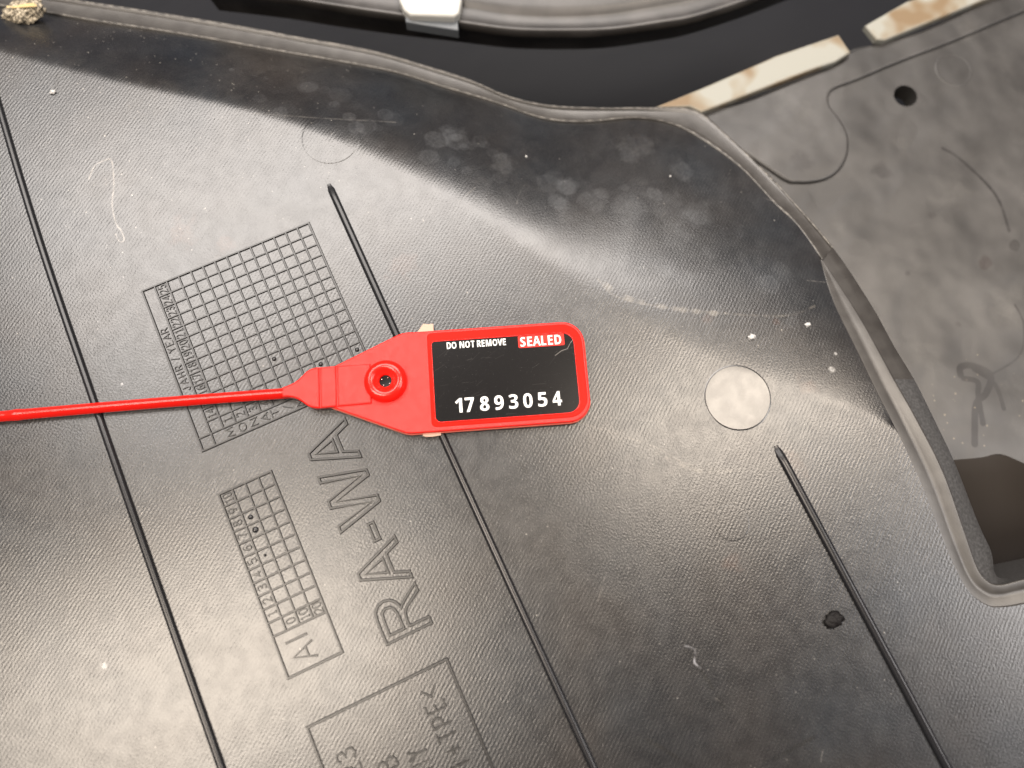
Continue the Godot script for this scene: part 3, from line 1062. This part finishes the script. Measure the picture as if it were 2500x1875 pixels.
func panel_marks(panel: Node) -> void:
	var cu := 3.1
	var cv := 3.0845
	# date grid
	var grid := line_part(panel, "date_grid", [0, 0, 14 * cu, 0, 14 * cu, 14 * cv, 0, 14 * cv], true)
	grid.set_meta("label", "square moulded date grid of months and years")
	for i in range(1, 14):
		line_part(grid, "grid_line", [i * cu, 0.2, i * cu, (14 if i == 1 else 13) * cv - 0.2], false, 0.60, 0.32)
	for j in range(1, 14):
		line_part(grid, "grid_line", [0.2 if j == 13 else cu + 0.2, j * cv, 14 * cu - 0.2, j * cv], false, 0.56, 0.30)
	for j in 12:
		word(grid, "year_number", str(25 - j), 1.5 * cu, (j + 0.5) * cv, 1.0, 1.9, 1.3, 0.34)
	for i in 12:
		word(grid, "month_number", str(i + 1), (i + 2.5) * cu, 12.5 * cv, 1.1, 1.9, 1.25, 0.34)
	word(grid, "lettering", "JAHR", 0.5 * cu, 24.7, 1.25, 1.75, 1.85, 0.32, "raised word JAHR")
	word(grid, "lettering", "/", 0.5 * cu, 19.5, 1.0, 1.75, 1.8, 0.32)
	word(grid, "lettering", "YEAR", 0.5 * cu, 14.4, 1.25, 1.75, 1.75, 0.32, "raised word YEAR")
	var st := begin()
	var down := [["M", 7.3], ["O", 10.3], ["N", 13.2], ["A", 16.0], ["T", 18.4], ["/", 21.6], ["M", 24.6], ["O", 27.5], ["N", 30.4], ["T", 33.2], ["H", 36.0]]
	for q in down:
		glyph(st, q[0], q[1], 13.5 * cv, 2.0, 1.7, 0.32)
	part(grid, "lettering", done(st), M.line, "raised letters of MONAT stacked along the grid")
	for q in [[13.5, 11.5], [10.5, 11.4], [7.4, 9.5]]:
		punch(grid, q[0] * cu, q[1] * cv, 0.55)
	# small grid
	var w := 12.73 / 4.0
	var hgt := (88.71 - 54.26) / 11.0
	var small := line_part(panel, "index_grid", [-0.1, 54.26, 12.63, 54.26, 12.63, 98.17, -0.1, 98.17], true)
	small.set_meta("label", "narrow moulded counting grid with the letters AI")
	for i in range(1, 4):
		line_part(small, "grid_line", [-0.1 + i * w, 54.46, -0.1 + i * w, 88.5], false, 0.60, 0.32)
	for j in range(1, 12):
		line_part(small, "grid_line", [0.1, 54.26 + j * hgt, 12.43, 54.26 + j * hgt], false, 0.56, 0.30)
	for j in 10:
		word(small, "number", str(10 - j), -0.1 + w * 0.5, 54.26 + (j + 0.5) * hgt, 1.25 if j > 0 else 1.0, 2.0, 1.3, 0.34)
	for i in 3:
		word(small, "number", ["0", "10", "20"][i], -0.1 + w * (i + 1.5), 54.26 + 10.5 * hgt, 1.15, 2.0, 1.35, 0.34)
	word(small, "lettering", "A", 5.0, 94.7, 3.6, 5.0, 3.0, 0.5)
	word(small, "lettering", "I", 4.5, 91.2, 2.0, 5.0, 3.0, 0.5)
	punch(small, -0.1 + 1.5 * w, 54.26 + 2.5 * hgt, 0.6)
	punch(small, -0.1 + 1.5 * w, 54.26 + 3.5 * hgt, 0.75)
	punch(small, -0.1 + 1.5 * w, 54.26 + 5.5 * hgt, 0.35)
	# big outlined letters
	letter(panel, [[32.75, 49.9, 32.75, 51.3, 29.52, 52.65, 29.52, 57.0, 32.75, 58.35, 32.75, 59.85, 22.05, 55.65, 22.05, 54.1], [28.25, 53.3, 28.25, 56.5, 23.55, 54.9]], "outlined letter A nearest the red seal")
	letter(panel, [[22.05, 60.2, 32.75, 63.15, 32.75, 64.55, 23.55, 67.12, 32.8, 69.65, 32.8, 71.15, 22.05, 74.0, 22.05, 72.55, 31.1, 70.55, 22.05, 68.0, 22.05, 66.3, 31.1, 63.92, 22.05, 61.65]], "outlined letter W between two letters A")
	letter(panel, [[28.32, 74.95, 29.6, 74.95, 29.6, 79.05, 28.32, 79.05]], "outlined hyphen")
	letter(panel, [[32.75, 79.95, 32.8, 81.4, 29.55, 82.7, 29.55, 87.2, 32.85, 88.5, 32.8, 89.85, 22.1, 85.65, 22.1, 84.15], [28.4, 83.3, 28.4, 86.65, 23.6, 84.95]], "outlined letter A after the letter R")
	letter(panel, [[32.8, 91.4, 32.85, 93.1, 29.22, 95.34, 28.38, 96.34, 28.19, 97.73, 28.2, 99.33, 32.85, 99.33, 32.85, 100.84, 22.1, 100.84, 22.1, 95.37, 22.35, 93.71, 23.28, 92.55, 24.72, 92.03, 26.22, 92.33, 27.27, 93.22, 27.83, 94.29, 27.97, 95.15, 28.34, 94.53, 29.83, 93.43], [23.4, 99.35, 26.87, 99.35, 26.8, 95.99, 26.5, 94.56, 25.79, 93.83, 24.63, 93.68, 23.7, 94.34, 23.5, 95.64]], "outlined letter R")
	# lower box with its columns of text
	var box := line_part(panel, "text_box", [0, 109.25, 32.81, 109.25, 32.81, 175, 0, 175], true, 0.72, 0.36)
	box.set_meta("label", "moulded box of text at the near edge of the picture")
	word(box, "lettering", "23", 5.4, 119.6, 2.6, 4.2, 3.4, 0.48)
	word(box, "lettering", "B", 12.7, 123.4, 2.7, 4.2, 3.2, 0.48)
	word(box, "lettering", "NY", 19.3, 125.6, 2.1, 4.2, 3.0, 0.48)
	word(box, "lettering", "I+TPE<", 26.6, 121.95, 2.3, 4.2, 3.2, 0.48)


func letter(panel: Node, loops: Array, label: String) -> void:
	var st := begin()
	for l in loops:
		ridge(st, pairs(l), true, 0.70, 0.40)
	part(panel, "raised_letter", done(st), M.line, label)


func punch(parent: Node, u: float, v: float, r: float) -> void:
	var st := begin()
	lathe(st, [Vector2(r, -0.05), Vector2(r * 0.92, 0.22), Vector2(r * 0.6, 0.4), Vector2(r * 0.25, 0.46), Vector2(0, 0.47)], 14, Vector3(u, floor_h(u, v), v))
	part(parent, "punch_dot", done(st), M.rib)


# ---------------------------------------------------------------- the panels behind
func lower_panel() -> void:
	var low := thing("lower_panel", "grey stained plastic panel with a round hole, below the curved rim on the right", "panel")
	var st := begin()
	# sheet cut in two through the hole, so that the hole is open
	var hole := Vector2(219.7, 23.6)
	var hr := 3.55
	var y := -22.0
	var far := PackedVector2Array()
	for q in curve(triples(LOW_TOP), 3):
		far.append(Vector2(q.x, q.z))
	var left := PackedVector2Array()
	var right := PackedVector2Array()
	for q in far:
		if q.x < hole.x:
			left.append(q)
		else:
			right.append(q)
	left.append(Vector2(hole.x, 4.4))
	left.append_array(arc(hole, hr, -PI / 2, -PI * 1.5, 14))
	left.append(Vector2(hole.x, 172.0))
	var dip := flat2(curve(triples(LOW_CREASE), 4))
	dip.reverse()
	left.append_array(dip)
	left.append_array(PackedVector2Array([Vector2(150, 112), Vector2(140, 60), Vector2(140, 0)]))
	right.append_array(PackedVector2Array([Vector2(310, 4.4), Vector2(310, 230), Vector2(hole.x, 172.0)]))
	right.append_array(arc(hole, hr, PI / 2, -PI / 2, 14))
	right.append(Vector2(hole.x, 4.4))
	cap(st, left, y, true)
	cap(st, right, y, true)
	var ring := arc(hole, hr, 0, TAU, 32)
	for i in 32:
		quad(st, Vector3(ring[i].x, y, ring[i].y), Vector3(ring[i + 1].x, y, ring[i + 1].y), Vector3(ring[i + 1].x, y - 6, ring[i + 1].y), Vector3(ring[i].x, y - 6, ring[i].y), 1)
	part(low, "sheet", done(st), M.lower)
	st = begin()
	var edge := PackedVector2Array()
	for q in curve(triples(TAB), 3):
		edge.append(Vector2(q.x, q.z))
	slab(st, edge, y - 0.05, y + 0.95, 0.98, 5, false)
	part(low, "raised_tab", done(st), M.lower, "raised rounded tab on the grey panel")
	st = begin()
	var top := curve(triples(LOW_CREASE), 4)
	var bottom := curve(triples(LOW_BOTTOM), 5)
	top = resample(top, 24)
	bottom = resample(bottom, 24)
	loft(st, [between(top, bottom, 0.0, 0.0), between(top, bottom, 0.12, 1.5), between(top, bottom, 0.5, 1.0), between(top, bottom, 1.0, 0.0), between(top, bottom, 1.3, 0.0)], 1)
	part(low, "pocket_slope", done(st), M.pocket, "dark brown slope at the bottom of the pocket")
	st = begin()
	lathe(st, [Vector2(5.7, -0.05), Vector2(5.45, 0.12), Vector2(5.2, 0.03), Vector2(4.9, 0.03), Vector2(2.4, 0.03), Vector2(0, 0.03)], 40, Vector3(238.0, y, 22.0))
	part(low, "ejector_mark", done(st), M.lower)


func resample(p: PackedVector3Array, n: int) -> PackedVector3Array:
	var total := 0.0
	for i in p.size() - 1:
		total += p[i].distance_to(p[i + 1])
	var o := PackedVector3Array()
	var i := 0
	var run := 0.0
	for k in n + 1:
		var want := total * k / n
		while i < p.size() - 2 and run + p[i].distance_to(p[i + 1]) < want:
			run += p[i].distance_to(p[i + 1])
			i += 1
		o.append(p[i].lerp(p[i + 1], clampf((want - run) / maxf(p[i].distance_to(p[i + 1]), 1e-6), 0, 1)))
	return o


func edge_panel() -> void:
	var o := thing("edge_panel", "curved brownish plastic panel edge across the black gap at the top", "panel")
	var e0 := curve(triples(EDGE0), 5)
	var e1 := curve(triples(EDGE1), 5)
	var e2 := curve(triples(EDGE2), 5)
	var e3 := curve(triples(EDGE3), 5)
	var st := begin()
	loft(st, [between(e0, e1, 2.2, -12.0), between(e0, e1, 0.6, -2.6), between(e0, e1, 0.0, -1.2), between(e0, e1, 0.02, -0.4), between(e0, e1, 0.2, 0.3), between(e0, e1, 0.6, 0.4), between(e0, e1, 1.0, 0.0), between(e1, e2, 0.15, -0.25), between(e1, e2, 0.5, -0.2), between(e1, e2, 0.9, 0.0), between(e1, e2, 1.0, 0.3), between(e2, e3, 0.04, 0.9), between(e2, e3, 0.10, 1.2), between(e2, e3, 0.5, 1.4), between(e2, e3, 1.0, 0.8), between(e2, e3, 1.3, 0.6)], 1)
	part(o, "moulded_edge", done(st), M.edge)
	st = begin()
	var p := rounded([Vector2(108.0, -58.0), Vector2(112.5, -66.5), Vector2(129.5, -58.0), Vector2(126.6, -48.6), Vector2(119.5, -47.6)], [1.0, 1.0, 2.0, 3.0, 3.0])
	slab(st, p, -11.0, -8.55, 0.4, 2)
	part(o, "slot", done(st), M.slot, "dark rounded slot in the panel edge")


func strips_and_clip() -> void:
	var low := ["cream foam strip with brown edges next to the curved rim", "cream foam strip running off the top right corner"]
	for k in 2:
		var t := thing("foam_strip", low[k], "foam strip", Vector3.ZERO, 0.0, "cream foam strips above the grey panel")
		var st := begin()
		var e := PackedVector2Array()
		for q in triples([STRIP1, STRIP2][k]):
			e.append(Vector2(q.x, q.z))
		slab(st, e, -21.0, -18.8, 0.6, 3)
		part(t, "foam", done(st), M.cream)
	var c := thing("retaining_clip", "white plastic clip on the curved panel edge at the top", "clip")
	var st := begin()
	var e := PackedVector2Array()
	for q in triples(CLIP):
		e.append(Vector2(q.x, q.z))
	slab(st, e, -10.2, -7.0, 1.0, 5)
	part(c, "clip_head", done(st), M.clip)
	st = begin()
	e = PackedVector2Array()
	for q in triples(CLIPFOOT):
		e.append(Vector2(q.x, q.z))
	slab(st, e, -13.0, -9.6, 0.5, 3)
	part(c, "clip_foot", done(st), M.clipfoot, "grey foot below the white clip")


# ---------------------------------------------------------------- the seal
func seal() -> void:
	# origin at the locking boss; x runs along the seal, z across it; it lies on the ribs
	var s := thing("security_seal", "red plastic pull-tight security seal with a black numbered label", "seal", Vector3(45.35, 1.15, 46.0), deg_to_rad(-20.6))
	var st := begin()
	var body := rounded([Vector2(-13.0, -3.75), Vector2(4.2, -11.3), Vector2(47.7, -11.3), Vector2(47.7, 13.2), Vector2(4.6, 13.2), Vector2(-13.0, 5.5)], [0, 6.5, 5.2, 5.2, 6.5, 0], 9)
	slab(st, body, 0.25, 1.5, 0.3, 3)
	part(s, "body", done(st), M.red)
	# mould flash round the lower half of the body
	st = begin()
	var skirt := inset(turned(body), -0.22)
	for i in skirt.size():
		skirt[i] += Vector2(sin(i * 2.3), cos(i * 3.1)) * 0.06
	slab(st, skirt, 0.0, 0.42, 0.12, 1)
	part(s, "back_plate", done(st), M.red_pale)
	# strap head that lies on the body, with two cross grooves
	st = begin()
	var head := PackedVector2Array([Vector2(-24.2, 0.15), Vector2(-23.0, -0.15), Vector2(-21.6, -0.7), Vector2(-20.4, -1.45), Vector2(-19.4, -2.35), Vector2(-18.5, -3.25), Vector2(-17.5, -3.85), Vector2(-16.3, -4.1), Vector2(-3.5, -4.1), Vector2(-3.5, 5.5), Vector2(-16.3, 5.7), Vector2(-17.5, 5.4), Vector2(-18.5, 4.85), Vector2(-19.4, 4.1), Vector2(-20.4, 3.3), Vector2(-21.6, 2.75), Vector2(-23.0, 2.5), Vector2(-24.2, 2.4)])
	slab(st, head, 0.35, 1.62, 0.15, 2)
	for cutx in [[-24.2, -15.5], [-15.25, -11.55], [-11.3, -3.5]]:
		var piece := PackedVector2Array()
		for q in Geometry2D.intersect_polygons(head, PackedVector2Array([Vector2(cutx[0], -9), Vector2(cutx[1], -9), Vector2(cutx[1], 9), Vector2(cutx[0], 9)])):
			piece = q
		slab(st, inset(turned(piece), 0.02), 1.55, 2.1, 0.42, 3, false)
	part(s, "strap_head", done(st), M.red)
	# strap
	st = begin()
	var rows := []
	var section := [[-1.27, 0.0], [-1.25, 0.35], [-1.0, 0.75], [-0.62, 1.3], [-0.3, 1.69], [0.0, 1.72], [0.3, 1.69], [0.62, 1.3], [1.0, 0.75], [1.25, 0.35], [1.27, 0.0], [0.6, -0.05], [-0.6, -0.05], [-1.27, 0.0]]
	for q in section:
		var row := PackedVector3Array()
		for k in 101:
			var x := lerpf(-22.6, -112.0, k / 100.0)
			var z := 1.30 + 0.00017 * (x + 24.0) * (x + 24.0)
			var swell := 1.0 + 0.13 * exp(-pow((x + 85.6) / 0.8, 2.0)) + 0.06 * exp(-pow((x + 47.0) / 0.5, 2.0))
			row.append(Vector3(x, 0.25 + q[1] * swell + 0.5 * smoothstep(-22.0, -40.0, x) * smoothstep(-110.0, -60.0, x) * 0.0, z + q[0] * swell))
		rows.append(row)
	loft(st, rows, 1)
	part(s, "strap", done(st), M.red_gloss)
	# locking boss
	st = begin()
	lathe(st, [Vector2(5.05, 1.3), Vector2(5.05, 1.9), Vector2(4.98, 2.4), Vector2(4.75, 2.95), Vector2(4.35, 3.4), Vector2(3.9, 3.68), Vector2(3.4, 3.78), Vector2(2.95, 3.68), Vector2(2.55, 3.4), Vector2(2.2, 3.05), Vector2(1.85, 2.75), Vector2(1.6, 2.6), Vector2(1.5, 2.45), Vector2(1.5, 1.2)], 56, Vector3(0, 0, 0.45))
	part(s, "locking_boss", done(st), M.red_gloss)
	var jaw_st := begin()
	lathe(jaw_st, [Vector2(1.49, 1.62), Vector2(0.8, 1.56), Vector2(0, 1.54)], 24, Vector3(0, 0, 0.45))
	var jaw := part(s, "locking_jaw", done(jaw_st), M.pin, "dark locking jaw in the hole of the boss")
	for k in 4:
		st = begin()
		var a := TAU * (k + 0.35) / 4.0
		var c := Vector3(cos(a) * 1.05, 1.72, 0.45 + sin(a) * 1.05)
		blob(st, c, Vector3(0.22, 0.2, 0.16), 0.4, 60 + k, 7, 10)
		part(jaw, "tooth", done(st), M.steel)
	# label
	st = begin()
	var frame := rounded([Vector2(10.2, -10.65), Vector2(47.1, -10.65), Vector2(47.1, 12.15), Vector2(10.2, 12.15)], [0.9, 4.7, 4.7, 1.2], 8)
	slab(st, frame, 1.4, 1.66, 0.14, 2, false)
	part(s, "label_frame", done(st), M.red_frame, "glossy deep red border round the label")
	var inner := rounded([Vector2(11.05, -8.6), Vector2(45.25, -8.6), Vector2(45.25, 11.2), Vector2(11.05, 11.2)], [0.9, 3.0, 3.0, 1.5], 8)
	st = begin()
	bead(st, inset(turned(inner), -0.12), 1.62, 0.34, 0.24)
	part(s, "label_edge", done(st), M.red_gloss)
	st = begin()
	st.set_smooth_group(-1)
	var ids := Geometry2D.triangulate_polygon(inner)
	for i in range(0, ids.size(), 3):
		var q := [inner[ids[i]], inner[ids[i + 1]], inner[ids[i + 2]]]
		if (q[1] - q[0]).cross(q[2] - q[0]) < 0.0:
			q = [q[0], q[2], q[1]]
		for p in q:
			st.set_uv(Vector2((p.x - 11.0) / 40.0, (p.y + 8.6) / 24.0))
			st.add_vertex(Vector3(p.x, 1.74, p.y) * K)
	var label := part(s, "label", done(st), M.black, "black label with white print")
	lettering(label, "DO NOT REMOVE", Rect2(14.8, -8.03, 14.1, 1.62), 1.745, M.print, "white words DO NOT REMOVE")
	st = begin()
	slab(st, rounded([Vector2(31.85, -8.35), Vector2(42.9, -8.35), Vector2(42.9, -5.42), Vector2(31.85, -5.42)], [0.3, 0.3, 0.3, 0.3], 4), 1.735, 1.765, 0.01, 1, false)
	part(label, "badge", done(st), M.badge, "small red badge behind the word SEALED")
	lettering(label, "SEALED", Rect2(32.35, -8.05, 9.8, 2.33), 1.77, M.print, "white word SEALED")
	var at := [17.0, 19.3, 22.8, 26.2, 29.6, 33.0, 36.45, 39.9]
	for i in 8:
		var wide := 2.15
		if i == 0:
			wide = 1.65
		lettering(label, "17893054"[i], Rect2(at[i] - wide / 2.0 - (0.25 if i == 0 else 0.0), 5.72, wide, 3.42), 1.745, M.print, "")
	# pale mould flash left on both long edges
	st = begin()
	slab(st, PackedVector2Array([Vector2(7.4, -11.0), Vector2(8.6, -12.5), Vector2(9.35, -13.55), Vector2(10.5, -13.35), Vector2(11.75, -13.4), Vector2(11.8, -11.0)]), 0.05, 0.4, 0.08, 1)
	part(s, "flash_tab", done(st), M.flash, "pale tab of mould flash on the far edge")
	st = begin()
	slab(st, PackedVector2Array([Vector2(7.85, 12.6), Vector2(12.25, 12.6), Vector2(12.15, 13.95), Vector2(10.0, 14.15), Vector2(8.5, 14.05), Vector2(7.9, 13.75)]), 0.05, 0.4, 0.08, 1)
	part(s, "flash_tab", done(st), M.flash, "pale tab of mould flash on the near edge")


func bead(st: SurfaceTool, loop: PackedVector2Array, y: float, wide: float, high: float) -> void:
	var ins := [loop, inset(loop, wide * 0.3), inset(loop, wide * 0.7), inset(loop, wide)]
	var ups := [0.0, high, high, 0.0]
	for k in 3:
		for i in loop.size():
			var j := (i + 1) % loop.size()
			var a: Vector2 = ins[k][i]
			var b: Vector2 = ins[k][j]
			var c: Vector2 = ins[k + 1][j]
			var d: Vector2 = ins[k + 1][i]
			quad(st, Vector3(a.x, y + ups[k], a.y), Vector3(b.x, y + ups[k], b.y), Vector3(c.x, y + ups[k + 1], c.y), Vector3(d.x, y + ups[k + 1], d.y), 1)


func lettering(parent: Node, text: String, box: Rect2, y: float, material: Material, label: String) -> void:
	var font := SystemFont.new()
	font.font_names = PackedStringArray(["Droid Sans"])
	font.font_weight = 700
	var t := TextMesh.new()
	t.font = font
	t.text = text
	t.font_size = 32
	t.pixel_size = 0.01
	t.depth = 0.05
	t.curve_step = 1.0
	t.horizontal_alignment = HORIZONTAL_ALIGNMENT_LEFT
	var b := t.get_aabb()
	var arrays := t.surface_get_arrays(0)
	var v: PackedVector3Array = arrays[Mesh.ARRAY_VERTEX]
	var lo := Vector3(1e9, 1e9, 1e9)
	var hi := -lo
	for p in v:
		lo = lo.min(p)
		hi = hi.max(p)
	var o := part(parent, "lettering", t, material, label)
	var sx := box.size.x * K / (hi.x - lo.x)
	var sy := box.size.y * K / (hi.y - lo.y)
	var sz := 0.02 * K / (hi.z - lo.z)
	# text x -> x, text up -> -z, text depth -> y
	o.transform = Transform3D(Basis(Vector3(sx, 0, 0), Vector3(0, 0, -sy), Vector3(0, sz, 0)), Vector3(box.position.x * K - lo.x * sx, y * K - lo.z * sz, (box.position.y + box.size.y) * K + lo.y * sy))
	if b.size.x <= 0.0:
		print("empty text ", text)


# ---------------------------------------------------------------- loose bits
func crumbs() -> void:
	var white := [[130.8, 72.7, 1.5, "largest white crumb, beside a brown stain below the dark slope"], [145.9, 75.6, 1.2, "oblong white crumb next to the curved rim"], [-3.2, -61.4, 1.2, "white crumb by the far left rib end"], [103.3, 1.7, 0.5, "small pale crumb in the middle of the dark slope"], [136.8, 22.6, 0.5, "small pale crumb on the dark slope near the rim"]]
	for q in white:
		var c := thing("white_crumb", q[3], "crumb", Vector3(q[0], floor_h(q[0], q[1]), q[1]), 0.0, "white crumbs on the panel")
		var st := begin()
		blob(st, Vector3(0, 0.22 * q[2], 0), Vector3(q[2] * 0.62, q[2] * 0.32, q[2] * 0.48), 0.7, int(q[0]) + 300)
		part(c, "crumb", done(st), M.crumb)
	var d := thing("dirt_clump", "gritty beige clump of dirt with straw on the far left rim", "dirt", Vector3(-3.5, -8.0, -95.0))
	var st := begin()
	blob(st, Vector3(-1.5, 1.2, 0.2), Vector3(5.0, 2.2, 3.6), 0.5, 91, 26, 40)
	part(d, "grit", done(st), M.dirt)
	for k in 5:
		st = begin()
		var a := Vector3(-5.0 + k * 0.5, 2.6 + 0.25 * k, -2.0 + k * 0.45)
		var b := a + Vector3(6.0, 0.2 * (k - 2), 2.0 + 0.5 * sin(k * 2.0))
		var side := Vector3(0.15, 0.0, -0.35)
		quad(st, a - side, b - side, b + Vector3(0, 0.3, 0), a + Vector3(0, 0.3, 0), 1)
		quad(st, a + Vector3(0, 0.3, 0), b + Vector3(0, 0.3, 0), b + side, a + side, 1)
		part(d, "straw", done(st), M.straw)
